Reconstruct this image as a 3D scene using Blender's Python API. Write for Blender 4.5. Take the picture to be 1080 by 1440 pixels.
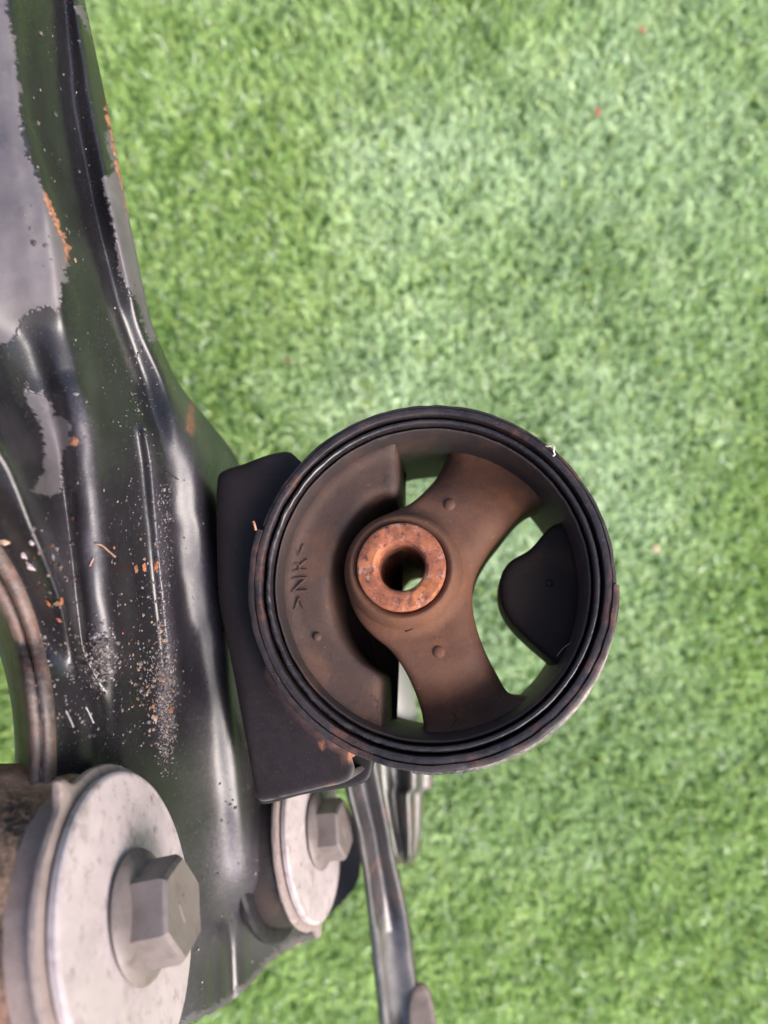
import bpy, math, random
import numpy as np
from mathutils import Vector, Matrix
from mathutils.geometry import delaunay_2d_cdt

random.seed(7)
RNG = np.random.default_rng(11)
for o in list(bpy.data.objects):
    bpy.data.objects.remove(o)
S = bpy.context.scene
COL = S.collection
R = math.radians

# ------------------------------------------------------------------ camera, light
H = 0.45                      # camera height over the turf, metres
cam_d = bpy.data.cameras.new("camera")
cam = bpy.data.objects.new("camera", cam_d)
COL.objects.link(cam)
cam.location = (0, 0, H)
cam_d.sensor_width = 36.0
cam_d.lens = 27.0
cam_d.clip_start = 0.01
cam_d.clip_end = 60
cam_d.dof.use_dof = True
cam_d.dof.focus_distance = 0.192
cam_d.dof.aperture_fstop = 8.8
S.camera = cam

SUN_EL, SUN_AZ = R(42), R(122)      # azimuth clockwise from +Y
w = bpy.data.worlds.new("World")
S.world = w
w.use_nodes = True
nt = w.node_tree
bg = nt.nodes["Background"]
sky = nt.nodes.new("ShaderNodeTexSky")
sky.sky_type = 'NISHITA'
sky.sun_disc = False
sky.sun_elevation = SUN_EL
sky.sun_rotation = SUN_AZ
sky.air_density = 1.0
sky.dust_density = 4.0
sky.ozone_density = 1.0
nt.links.new(sky.outputs[0], bg.inputs[0])
bg.inputs[1].default_value = 0.15
sd = bpy.data.lights.new("sun", 'SUN')
sd.energy = 2.2
sd.angle = R(38)
sd.color = (1.0, 0.93, 0.91)
sun = bpy.data.objects.new("sun", sd)
COL.objects.link(sun)
dirn = Vector((math.sin(SUN_AZ) * math.cos(SUN_EL), math.cos(SUN_AZ) * math.cos(SUN_EL), math.sin(SUN_EL)))
sun.rotation_euler = dirn.to_track_quat('Z', 'Y').to_euler()
S.view_settings.view_transform = 'Standard'
S.view_settings.look = 'None'
S.view_settings.exposure = 1.15
S.view_settings.gamma = 1.0
S.cycles.max_bounces = 6
S.cycles.use_denoising = True

# ------------------------------------------------------------------ helpers
def W(px, py, Z):
    """the point a photo pixel shows at depth Z (metres) under the lens"""
    return np.array([(px - 540.0) * Z / 1080.0, (720.0 - py) * Z / 1080.0, H - Z])

def root(name, loc, label, cat, group=None, rot=None):
    o = bpy.data.objects.new(name, None)
    o.empty_display_size = 0.01
    COL.objects.link(o)
    o.location = loc
    if rot is not None:
        o.rotation_euler = rot
    tag(o, label, cat, group)
    return o

def tag(o, label=None, cat=None, group=None, kind=None):
    if label: o["label"] = label
    if cat: o["category"] = cat
    if group: o["group"] = group
    if kind: o["kind"] = kind
    return o

def mk(name, verts, faces, mat, parent=None, smooth=True, attrs=None, local=False):
    """one mesh object; verts in world metres unless local"""
    v = np.asarray(verts, float)
    if parent is not None and not local:
        v = v - np.array(parent.location)
    me = bpy.data.meshes.new(name)
    me.from_pydata(v.tolist(), [], [list(map(int, f)) for f in faces])
    me.update()
    if smooth:
        me.polygons.foreach_set("use_smooth", [True] * len(me.polygons))
    for k, a in (attrs or {}).items():
        a = np.asarray(a, float)
        if a.ndim == 1:
            at = me.attributes.new(k, 'FLOAT', 'POINT')
            at.data.foreach_set("value", a.astype(np.float32))
        else:
            at = me.attributes.new(k, 'FLOAT_COLOR', 'POINT')
            c = np.ones((len(a), 4), np.float32); c[:, :3] = a
            at.data.foreach_set("color", c.ravel())
    me.materials.append(mat)
    o = bpy.data.objects.new(name, me)
    COL.objects.link(o)
    if parent is not None:
        o.parent = parent
    return o

def autosmooth(o, deg=35):
    """mark edges sharper than deg as sharp"""
    import bmesh
    bm = bmesh.new(); bm.from_mesh(o.data)
    for e in bm.edges:
        if len(e.link_faces) == 2 and e.calc_face_angle(0) > R(deg):
            e.smooth = False
    bm.to_mesh(o.data); bm.free()
    return o

def fixnormals(o):
    import bmesh
    bm = bmesh.new(); bm.from_mesh(o.data)
    bmesh.ops.recalc_face_normals(bm, faces=bm.faces)
    bm.to_mesh(o.data); bm.free()
    return o

def lathe(profile, n=128, a0=0.0, a1=2 * math.pi, close_profile=False):
    """profile [(r,z)] revolved round z; returns verts, faces"""
    full = abs(a1 - a0 - 2 * math.pi) < 1e-6
    m = n if full else n + 1
    V, F = [], []
    P = len(profile)
    for i in range(m):
        a = a0 + (a1 - a0) * i / n
        for r, z in profile:
            V.append((r * math.cos(a), r * math.sin(a), z))
    for i in range(n):
        j = (i + 1) % m
        for k in range(P if close_profile else P - 1):
            k2 = (k + 1) % P
            F.append((i * P + k, j * P + k, j * P + k2, i * P + k2))
    if not full and close_profile:
        F.append(tuple(range(P)))
        F.append(tuple(reversed(range((m - 1) * P, m * P))))
    return np.array(V), F

def smooth_closed(pts, step):
    """closed Catmull-Rom through pts, resampled at about step"""
    pts = np.asarray(pts, float)
    n = len(pts); out = []
    for i in range(n):
        p0, p1, p2, p3 = pts[i - 1], pts[i], pts[(i + 1) % n], pts[(i + 2) % n]
        k = max(2, int(np.linalg.norm(p2 - p1) / step))
        d01 = max(1e-6, np.linalg.norm(p1 - p0)) ** .5
        d12 = max(1e-6, np.linalg.norm(p2 - p1)) ** .5
        d23 = max(1e-6, np.linalg.norm(p3 - p2)) ** .5
        m1 = (p1 - p0) / d01 - (p2 - p0) / (d01 + d12) + (p2 - p1) / d12
        m2 = (p2 - p1) / d12 - (p3 - p1) / (d12 + d23) + (p3 - p2) / d23
        m1 = m1 * d12; m2 = m2 * d12
        for j in range(k):
            t = j / k
            out.append((2*t**3 - 3*t**2 + 1) * p1 + (t**3 - 2*t**2 + t) * m1 + (-2*t**3 + 3*t**2) * p2 + (t**3 - t**2) * m2)
    return np.array(out)

def poly_dist(P, poly):
    A = poly; B = np.roll(poly, -1, 0)
    d = np.full(len(P), 1e9)
    inside = np.zeros(len(P), bool)
    for a, b in zip(A, B):
        ab = b - a
        t = np.clip(((P - a) @ ab) / max(1e-12, ab @ ab), 0, 1)
        q = a + t[:, None] * ab
        d = np.minimum(d, np.hypot(P[:, 0] - q[:, 0], P[:, 1] - q[:, 1]))
        c = (a[1] > P[:, 1]) != (b[1] > P[:, 1])
        if b[1] != a[1]:
            inside ^= c & (P[:, 0] < (b[0] - a[0]) * (P[:, 1] - a[1]) / (b[1] - a[1]) + a[0])
    return d, inside

def region(outline, zf, zback, spacing=1.0, draft=0.0, loops=(0.25, 0.6, 1.0, 1.6, 2.4)):
    """a moulded block in millimetres: top face z=zf(uv, dist to edge), walls down to zback"""
    out = np.asarray(outline, float)
    area = 0.5 * np.sum(out[:, 0] * np.roll(out[:, 1], -1) - np.roll(out[:, 0], -1) * out[:, 1])
    if area < 0: out = out[::-1].copy()
    n = len(out)
    tang = np.roll(out, -1, 0) - np.roll(out, 1, 0)
    tang /= np.maximum(1e-9, np.linalg.norm(tang, axis=1))[:, None]
    inw = np.stack([-tang[:, 1], tang[:, 0]], 1)
    cand = [out + inw * t for t in loops]
    lo, hi = out.min(0), out.max(0)
    gx, gy = np.meshgrid(np.arange(lo[0], hi[0], spacing), np.arange(lo[1], hi[1], spacing))
    g = np.stack([gx.ravel(), gy.ravel()], 1) + RNG.uniform(-.2, .2, (gx.size, 2)) * spacing
    keep = []
    for t, c in zip(loops, cand):
        d, ins = poly_dist(c, out)
        keep.append(c[ins & (d > t * 0.93)])
    d, ins = poly_dist(g, out)
    keep.append(g[ins & (d > loops[-1] + spacing * .5)])
    pts = np.vstack([out] + keep)
    edges = [(i, (i + 1) % n) for i in range(n)]
    ov, oe, of, orig, _, _ = delaunay_2d_cdt([Vector(p) for p in pts], edges, [], 1, 1e-4)
    ov = np.array([(v.x, v.y) for v in ov])
    d, _ = poly_dist(ov, out)
    d[d < 1e-3] = 0
    z = zf(ov, d)
    V = [(*p, zz) for p, zz in zip(ov, z)]
    # boundary loop in the result
    idx = {}
    for k, og in enumerate(orig):
        for q in og: idx.setdefault(q, k)
    loop = [idx[i] for i in range(n)]
    F = [tuple(f) for f in of]
    base = len(V)
    for i in range(n):
        p = out[i] - inw[i] * draft
        V.append((p[0], p[1], zback))
    for i in range(n):
        j = (i + 1) % n
        if loop[i] != loop[j]:
            F.append((loop[i], base + i, base + j, loop[j]))
    F.append(tuple(base + i for i in reversed(range(n))))
    return np.array(V), F

def sstep(x, a, b):
    t = np.clip((x - a) / (b - a), 0, 1)
    return t * t * (3 - 2 * t)

def rnd(d, r, drop):
    t = np.clip(d / r, 0, 1)
    return -drop * (1 - np.sqrt(np.maximum(0, 1 - (1 - t) ** 2)))

def vnoise(x, y, seed=0):
    """cheap value noise, arrays in, -1..1 out"""
    rs = np.random.default_rng(seed)
    T = rs.uniform(-1, 1, (64, 64))
    xi, yi = np.floor(x).astype(int), np.floor(y).astype(int)
    fx, fy = x - xi, y - yi
    fx, fy = fx * fx * (3 - 2 * fx), fy * fy * (3 - 2 * fy)
    g = lambda a, b: T[a % 64, b % 64]
    return (g(xi, yi) * (1 - fx) * (1 - fy) + g(xi + 1, yi) * fx * (1 - fy) + g(xi, yi + 1) * (1 - fx) * fy + g(xi + 1, yi + 1) * fx * fy)

# ------------------------------------------------------------------ materials
class M:
    def __init__(s, name):
        s.m = bpy.data.materials.new(name); s.m.use_nodes = True
        s.t = s.m.node_tree; s.b = s.t.nodes["Principled BSDF"]
        s.tc = s.n("ShaderNodeTexCoord")
    def n(s, ty, **kw):
        x = s.t.nodes.new(ty)
        for k, v in kw.items(): setattr(x, k, v)
        return x
    def l(s, a, b): s.t.links.new(a, b)
    def noise(s, scale, detail=4, rough=0.6, lo=0.35, hi=0.65, dist=0.0, vec=None):
        x = s.n("ShaderNodeTexNoise"); x.inputs["Scale"].default_value = scale
        x.inputs["Detail"].default_value = detail; x.inputs["Roughness"].default_value = rough
        x.inputs["Distortion"].default_value = dist
        s.l(vec if vec is not None else s.tc.outputs["Object"], x.inputs["Vector"])
        r = s.n("ShaderNodeMapRange"); r.inputs[1].default_value = lo; r.inputs[2].default_value = hi
        s.l(x.outputs["Fac"], r.inputs[0])
        return r.outputs[0]
    def attr(s, name, fac=True):
        a = s.n("ShaderNodeAttribute"); a.attribute_name = name
        return a.outputs["Fac" if fac else "Color"]
    def mix(s, f, a, b):
        x = s.n("ShaderNodeMix", data_type='RGBA'); x.clamp_factor = True
        for i, v in ((6, a), (7, b)):
            if isinstance(v, tuple): x.inputs[i].default_value = (*v, 1)
            else: s.l(v, x.inputs[i])
        if isinstance(f, (int, float)): x.inputs[0].default_value = f
        else: s.l(f, x.inputs[0])
        return x.outputs[2]
    def math(s, op, a, b=0.0, clamp=False):
        x = s.n("ShaderNodeMath", operation=op); x.use_clamp = clamp
        for i, v in ((0, a), (1, b)):
            if isinstance(v, (int, float)): x.inputs[i].default_value = v
            else: s.l(v, x.inputs[i])
        return x.outputs[0]
    def fmix(s, f, a, b):
        d = s.math('SUBTRACT', b, a) if not (isinstance(a, (int, float)) and isinstance(b, (int, float))) else b - a
        return s.math('ADD', a, s.math('MULTIPLY', f, d))
    def bump(s, h, dist, strength=1.0, prev=None):
        x = s.n("ShaderNodeBump"); x.inputs["Distance"].default_value = dist
        x.inputs["Strength"].default_value = strength
        s.l(h, x.inputs["Height"])
        if prev is not None: s.l(prev, x.inputs["Normal"])
        return x.outputs[0]
    def out(s, color=None, rough=None, metal=None, normal=None, spec=None):
        for k, v in (("Base Color", color), ("Roughness", rough), ("Metallic", metal), ("Normal", normal), ("Specular IOR Level", spec)):
            if v is None: continue
            if isinstance(v, tuple): s.b.inputs[k].default_value = (*v, 1)
            elif isinstance(v, (int, float)): s.b.inputs[k].default_value = v
            else: s.l(v, s.b.inputs[k])
        return s.m

def mat_paint(name, dust=0.35, base=(0.012, 0.0115, 0.013), dustcol=(0.15, 0.135, 0.15), peel=True, rustamt=0.0, rough=0.33, spec=.7, sp=.3):
    m = M(name)
    big = m.noise(45, 5, .65, .38, .72)
    fine = m.noise(900, 3, .7, .45, .75)
    speck = m.noise(2600, 2, .5, .66, .74)
    d = m.math('MULTIPLY', m.math('ADD', m.math('MULTIPLY', big, .75), m.math('MULTIPLY', fine, .35)), dust, True)
    if peel:
        d = m.math('ADD', d, m.math('MULTIPLY', m.attr("dust"), m.fmix(fine, .35, .7)), True)
    c = m.mix(d, base, dustcol)
    c = m.mix(m.math('MULTIPLY', speck, sp), c, (.34, .31, .31))
    sm = m.noise(28, 5, .7, .35, .7, .6)
    r = m.fmix(d, m.math('ADD', m.math('MULTIPLY', sm, .14), rough - .05), .72)
    if rustamt:
        ru = m.math("MULTIPLY", m.noise(60, 6, .75, .66 - rustamt * .12, .86 - rustamt * .12, .5), m.noise(420, 4, .7, .3, .6))
        c = m.mix(ru, c, m.mix(m.noise(700, 4, .6, .3, .7), (.075, .028, .022), (.22, .075, .04)))
        r = m.fmix(ru, r, .85)
    h = m.math('ADD', m.math('MULTIPLY', m.noise(1500, 3, .6, 0, 1), .5), m.noise(240, 3, .5, 0, 1))
    if peel:
        p = m.attr("peel"); ru = m.attr("rust")
        gcol = m.mix(m.noise(60, 5, .6, .3, .75), (.052, .047, .053), (.118, .104, .113))
        gcol = m.mix(m.noise(500, 4, .6, .52, .72), gcol, (.09, .075, .085))
        c = m.mix(p, c, gcol)
        c = m.mix(ru, c, m.mix(m.noise(800, 4, .6, .3, .7), (.13, .045, .025), (.42, .19, .10)))
        r = m.fmix(p, r, .55); r = m.fmix(ru, r, .85)
        h = m.math('ADD', h, m.math('MULTIPLY', p, -4.5))
    nrm = m.bump(h, .00012, .5)
    return m.out(c, r, 0.0, nrm, spec)

def mat_rubber(name, dust, dcol=(.17, .088, .058), base=(.022, .018, .018), spec=.25):
    m = M(name)
    a = m.noise(38, 4, .6, .30, .66)
    f = m.noise(1300, 4, .7, .35, .7)
    d = m.math('MULTIPLY', m.fmix(f, .75, 1.0), m.math('MULTIPLY', m.fmix(a, .45, 1.0), dust), True)
    c = m.mix(d, base, dcol)
    c = m.mix(m.math('MULTIPLY', m.noise(90, 3, .5, .55, .8), dust * .5), c, (.26, .10, .035))
    c = m.mix(m.math("MULTIPLY", m.noise(160, 6, .8, .56, .72, .6), .55), c, base)
    c = m.mix(m.math("MULTIPLY", m.noise(700, 4, .7, .64, .76), dust * .6), c, (.24, .17, .14))
    h = m.math('ADD', m.noise(2200, 3, .6, 0, 1), m.math('MULTIPLY', m.noise(300, 4, .6, 0, 1), 2.0))
    wv = m.n("ShaderNodeTexNoise"); wv.inputs["Scale"].default_value = 240; wv.inputs["Detail"].default_value = 3
    m.l(m.tc.outputs["Object"], wv.inputs["Vector"])
    vm = m.n("ShaderNodeVectorMath", operation='MULTIPLY_ADD'); vm.inputs[1].default_value = (.006, .006, .006)
    m.l(wv.outputs["Color"], vm.inputs[0]); m.l(m.tc.outputs["Object"], vm.inputs[2])
    vo = m.n("ShaderNodeTexVoronoi", feature='DISTANCE_TO_EDGE'); vo.inputs["Scale"].default_value = 105
    m.l(vm.outputs[0], vo.inputs["Vector"])
    mr = m.n("ShaderNodeMapRange"); mr.inputs[1].default_value = .0; mr.inputs[2].default_value = .022; mr.inputs[3].default_value = 1; mr.inputs[4].default_value = 0
    m.l(vo.outputs["Distance"], mr.inputs[0])
    crack = m.math('MULTIPLY', mr.outputs[0], m.noise(70, 4, .6, .57, .66))
    c = m.mix(m.math('MULTIPLY', crack, .65), c, tuple(x * .6 for x in base))
    h = m.math('ADD', h, m.math('MULTIPLY', crack, -2.5))
    return m.out(c, m.fmix(d, .55, .85), 0.0, m.bump(h, .00014, .6), spec)

def mat_rust(name):
    m = M(name)
    c = m.mix(m.noise(220, 6, .7, .3, .7), (.12, .042, .028), (.38, .125, .058))
    c = m.mix(m.noise(110, 4, .6, .52, .75), c, (.46, .165, .06))
    c = m.mix(m.noise(600, 5, .75, .54, .66), c, (.07, .03, .027))
    c = m.mix(m.noise(500, 4, .7, .56, .72), c, (.33, .22, .19))
    h = m.math('ADD', m.noise(700, 6, .75, 0, 1), m.math('MULTIPLY', m.noise(1900, 3, .6, 0, 1), .4))
    return m.out(c, .82, 0.0, m.bump(h, .0003, .6), .35)

def mat_zinc(name, tint=(.40, .34, .35), dark=(.14, .11, .105), rough=.5, metal=.0):
    m = M(name)
    c = m.mix(m.noise(70, 6, .7, .3, .75, .3), tint, tuple(x * .70 for x in tint))
    c = m.mix(m.noise(260, 5, .65, .55, .75), c, dark)
    c = m.mix(m.noise(95, 6, .7, .54, .76), c, tuple(x * 1.15 for x in dark))
    c = m.mix(m.noise(38, 5, .65, .58, .72), c, (.50, .40, .36))
    st = m.n("ShaderNodeMapping"); st.inputs["Scale"].default_value = (1, .35, 1)
    m.l(m.tc.outputs["Object"], st.inputs[0])
    c = m.mix(m.noise(330, 3, .5, .715, .745, 0, st.outputs[0]), c, (.10, .08, .08))
    h = m.math('ADD', m.noise(900, 4, .7, 0, 1), m.noise(200, 3, .5, 0, 1))
    return m.out(c, m.fmix(m.noise(120, 4, .6, .3, .7), rough, rough + .2), metal, m.bump(h, .00012, .5), .5)

def mat_plain(name, col, rough=.7, var=.3, scale=300, metal=0.0):
    m = M(name)
    c = m.mix(m.noise(scale, 4, .6, .3, .7), tuple(x * (1 - var) for x in col), tuple(min(1, x * (1 + var)) for x in col))
    return m.out(c, rough, metal, m.bump(m.noise(scale * 3, 3, .6, 0, 1), .0001, .5), .4)

def mat_attrcol(name, rough=.75, transl=0.0, spec=.35):
    m = M(name)
    c = m.attr("tint", False)
    m.out(c, rough, 0.0, None, spec)
    if transl:
        tr = m.n("ShaderNodeBsdfTranslucent"); m.l(c, tr.inputs[0])
        ms = m.n("ShaderNodeMixShader"); ms.inputs[0].default_value = transl
        m.l(m.b.outputs[0], ms.inputs[1]); m.l(tr.outputs[0], ms.inputs[2])
        m.l(ms.outputs[0], m.t.nodes["Material Output"].inputs[0])
    return m.m

PAINT = mat_paint("black_paint_worn", .035, base=(.0085, .008, .0095), dustcol=(.19, .162, .205), rough=.28, spec=.55)
PAINT_CLEAN = mat_paint("black_paint_satin", .10, peel=False, dustcol=(.12, .09, .10), rough=.5, spec=.22, sp=.06)
PAINT_BRACKET = mat_paint("black_paint_bracket", .06, base=(.0135, .0105, .012), dustcol=(.13, .095, .105), rough=.48, spec=.17, sp=.08)
PAINT_RING = mat_paint("black_paint_rusting", .30, base=(.012, .0095, .0105), peel=False, rustamt=1.12, dustcol=(.13, .092, .095), rough=.38, spec=.4)
PAINT_ARM = mat_paint("black_paint_dusty", .20, peel=False, rustamt=.7, dustcol=(.30, .25, .26), rough=.3)
GREASE = mat_paint("greasy_rubber", .30, (.012, .010, .011), (.11, .08, .08), False, 0, .24, .6, .25)
RUB_SPOKE = mat_rubber("rubber_brown_dust", .92, (.165, .07, .038))
RUB_BLOCK = mat_rubber("rubber_grey_dust", .62, (.135, .075, .056))
RUB_STOP = mat_rubber("rubber_black", .14, (.075, .048, .038), (.011, .0075, .0065), .10)
RUB_RING = mat_rubber("rubber_lip", .30, (.10, .072, .07), (.014, .011, .011))
RUST = mat_rust("rusty_steel")
ZINC = mat_zinc("dusty_zinc")
ZINC_BOLT = mat_zinc("bolt_steel", (.165, .135, .13), (.08, .063, .058), .42, .1)
CUP = mat_zinc("cup_washer_steel", (.26, .205, .19), (.12, .085, .075), .6, .1)
BUSH = mat_rubber("bush_rubber_dusty", .95, (.33, .255, .235), (.06, .048, .046))
BUSH_DARK = mat_rubber("bush_rubber_dark", .22, (.08, .06, .055), (.014, .011, .012))
COLLAR = mat_paint("rusty_collar", 1.0, peel=False, rustamt=1.35, dustcol=(.25, .17, .14), rough=.6)
TANRUST = mat_paint("rust_and_tan", 1.5, peel=False, rustamt=1.2, dustcol=(.40, .25, .175), rough=.6, spec=.3)
LIP = mat_paint("worn_pale_lip", 1.4, peel=False, rustamt=1.0, dustcol=(.34, .29, .28), rough=.5)
STRUT = mat_plain("grey_green_strut", (.14, .14, .13), .38, .18, 60)

# ------------------------------------------------------------------ ground and turf
def build_ground():
    m = M("turf_backing")
    c = m.mix(m.noise(260, 4, .7, .3, .7), (.08, .18, .04), (.22, .38, .12))
    c = m.mix(m.noise(12, 3, .5, .35, .7), c, (.11, .24, .06))
    m.out(c, .9, 0.0, m.bump(m.noise(300, 4, .7, 0, 1), .006, .8), .2)
    n = 40; E = 8.0
    g = np.linspace(-E, E, n)
    V = [(x, y, 0.0) for y in g for x in g]
    F = [(j * n + i, j * n + i + 1, (j + 1) * n + i + 1, (j + 1) * n + i) for j in range(n - 1) for i in range(n - 1)]
    tag(mk("ground", V, F, m.m), kind="structure")

FX, FY = 2.70, 8.22  # noise offsets that bring the painted pale haze near the middle
def build_turf():
    dens = 480000
    hx, hy = .46, .54
    N = int(dens * 4 * hx * hy)
    x = RNG.uniform(-hx, hx, N); y = RNG.uniform(-hy, hy, N)
    # thinner outside the ground the photo shows
    keep = ((np.abs(x) < .26) & (np.abs(y) < .33)) | (RNG.random(N) < .35)
    x, y = x[keep], y[keep]; N = len(x)
    # fibres bunch into small tufts
    tx, ty = np.round(x / .0044), np.round(y / .0044)
    hsh = lambda k: np.modf(np.abs(np.sin(tx * 12.9898 * k + ty * 78.233 + k) * 43758.5453))[0]
    pull = .45 * hsh(1.7)
    x += (tx * .0044 + (hsh(1.1) - .5) * .004 - x) * pull; y += (ty * .0044 + (hsh(1.3) - .5) * .004 - y) * pull
    lean_a = hsh(2.1) * 6.28 + 1.2 * vnoise(x * 17 + 9, y * 17, 2) + RNG.normal(0, 1.5, N)
    lean = np.clip(.62 + .30 * vnoise(x * 60 + 5, y * 60, 3) + RNG.normal(0, .3, N), .05, 1.3)
    L = RNG.uniform(.008, .0145, N) * (1 + .25 * vnoise(x * 26, y * 26 + 4, 4)) * (.82 + .36 * hsh(1.9))
    wd = RNG.uniform(.00036, .00075, N)
    dx, dy = np.cos(lean_a), np.sin(lean_a)
    curl = RNG.normal(0, 1.1, N)
    ex, ey = np.cos(lean_a + curl), np.sin(lean_a + curl)
    sx, sy = -dy, dx
    tw = RNG.uniform(-.9, .9, N)
    sx, sy = sx * np.cos(tw) + dx * np.sin(tw), sy * np.cos(tw) + dy * np.sin(tw)
    P = np.zeros((N, 5, 3))
    a1, a2 = lean * .5, lean * 1.6
    z1, h1 = np.cos(a1) * L * .55, np.sin(a1) * L * .55
    z2, h2 = z1 + np.cos(a2) * L * .45, np.sin(a2) * L * .45
    for k, (zz, h_, g_, ww) in enumerate(((0 * L, 0 * L, 0 * L, wd), (0 * L, 0 * L, 0 * L, -wd), (z1, h1, 0 * L, wd * .95), (z1, h1, 0 * L, -wd * .95), (z2, h1, h2, 0 * wd))):
        P[:, k, 0] = x + dx * h_ + ex * g_ + sx * ww
        P[:, k, 1] = y + dy * h_ + ey * g_ + sy * ww
        P[:, k, 2] = np.maximum(zz, .0008) + .0005 * (k > 1)
    big = vnoise(x * 7 + 3, y * 7 + 1, 5) * .5 + .5
    mid = vnoise(x * 42, y * 42, 6) * .5 + .5
    t = np.clip(-.05 + .34 * RNG.random(N) + .34 * hsh(2.7) + .30 * mid + .22 * big, 0, 1)[:, None]
    c0, c1 = np.array([.23, .40, .115]), np.array([.68, .85, .49])
    c = c0 * (1 - t) + c1 * t
    # pale central haze painted into the fibre tint as noise patches, greener between
    haze = .5 + .5 * vnoise(x * 4 + FX, y * 4 + FY, 8) + .22 * vnoise(x * 15 + 3, y * 15, 9)
    haze = sstep(haze, .22, .92)[:, None]
    c = c * (1 - haze) * np.array([.88, .90, .68]) + haze * (c * .60 + np.array([.32, .36, .31]))
    pale = RNG.random(N) < .10
    c[pale] = np.array([.72, .82, .62]) * RNG.uniform(.8, 1.1, (pale.sum(), 1))
    yel = RNG.random(N) < .06
    c[yel] = np.array([.46, .56, .16])
    me = bpy.data.meshes.new("turf_grass")
    me.vertices.add(N * 5)
    me.vertices.foreach_set("co", P.astype(np.float32).ravel())
    b = np.arange(N) * 5
    q = np.stack([b, b + 1, b + 3, b + 2], 1); tri = np.stack([b + 2, b + 3, b + 4], 1)
    li = np.hstack([q, tri]).ravel()
    me.loops.add(len(li)); me.loops.foreach_set("vertex_index", li.astype(np.int32))
    ls = np.stack([np.arange(N) * 7, np.arange(N) * 7 + 4], 1).ravel()
    me.polygons.add(N * 2)
    me.polygons.foreach_set("loop_start", ls.astype(np.int32))
    me.update(calc_edges=True)
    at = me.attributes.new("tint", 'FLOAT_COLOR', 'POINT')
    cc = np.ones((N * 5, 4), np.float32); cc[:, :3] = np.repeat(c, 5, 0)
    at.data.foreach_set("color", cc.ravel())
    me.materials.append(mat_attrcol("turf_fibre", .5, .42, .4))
    o = bpy.data.objects.new("turf_grass", me); COL.objects.link(o)
    tag(o, "bright green artificial turf with short matted fibres", "artificial grass", kind="stuff")

build_ground()
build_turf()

# ------------------------------------------------------------------ subframe shell
# feature lines of the pressed sheet: rows of (py, [(px, depth mm) ...]) across the sheet
K = 1.171
ROWS = [
 (-140, [(-320,150),(-150,139),(-60,138),(-40,138),(-15,137),(0,139),(42,157),(62,157),(76,163),(86,161),(96,170)]),
 (0,    [(-320,148),(-150,140),(-60,138),(-30,137),(-8,137),(12,138),(52,158),(76,158),(92,163),(108,161),(119,171)]),
 (150,  [(-320,146),(-150,140),(-60,138),(-20,137),(0,137),(25,138),(62,158),(88,158),(104,163),(130,162),(151,172)]),
 (300,  [(-320,140),(-150,139),(-60,138),(0,138),(30,138),(66,139),(105,159),(121,158),(133,164),(158,160),(180,169)]),
 (425,  [(-320,125),(-150,136),(-60,138),(0,141),(40,142),(80,143),(126,161),(149,161),(163,167),(190,167),(206,177)]),
 (455,  [(-320,118),(-150,126),(-60,136),(0,143),(40,145),(84,146),(132,162),(157,162),(171,168),(198,170),(212,178)]),
 (540,  [(-320,105),(-120,119),(-58,124),(15,143),(70,146),(104,147),(152,166),(188,168),(204,175),(236,176),(250,190)]),
 (600,  [(-320,100),(-90,117),(-25,121),(40,143),(88,147),(117,147),(160,167),(203,168),(221,177),(250,175),(300,203)]),
 (645,  [(-320,100),(-60,123),(4,124),(62,144),(98,148),(124,148),(166,168),(213,170),(231,179),(260,176),(337,213)]),
 (780,  [(-320,98),(20,136),(58,131),(92,146),(112,149),(135,149),(180,169),(227,172),(244,183),(280,182),(366,226)]),
 (850,  [(-320,98),(50,141),(90,138),(112,149),(124,150),(143,150),(186,171),(233,174),(252,185),(290,184),(374,231)]),
 (920,  [(-320,98),(80,144),(128,144),(134,149),(140,151),(150,151),(192,172),(239,177),(259,187),(298,187),(381,236)]),
 (970,  [(-320,98),(80,141),(118,148),(134,151),(148,154),(158,156),(195,168),(240,178),(263,188),(305,189),(385,238)]),
 (1040, [(-320,98),(80,141),(110,147),(134,151),(150,155),(165,158),(198,168),(240,178),(268,188),(316,191),(391,241)]),
 (1150, [(-320,98),(80,141),(110,147),(134,151),(150,155),(170,159),(205,169),(246,181),(284,193),(328,196),(398,245)]),
 (1250, [(-320,98),(80,141),(110,147),(134,151),(150,155),(170,159),(210,170),(255,183),(295,198),(336,201),(420,255)]),
 (1285, [(-320,98),(80,141),(110,147),(134,151),(150,155),(170,159),(210,170),(262,184),(298,197),(336,208),(436,264)]),
 (1310, [(-320,98),(80,141),(110,147),(134,151),(150,155),(170,159),(215,170),(275,187),(308,199),(328,210),(444,268)]),
 (1360, [(-320,98),(80,141),(110,147),(134,151),(150,155),(170,159),(215,170),(285,187),(306,199),(326,207),(450,272)]),
 (1520, [(-320,98),(80,141),(110,147),(134,151),(150,155),(170,159),(215,170),(290,188),(312,200),(332,208),(450,272)]),
]
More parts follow.
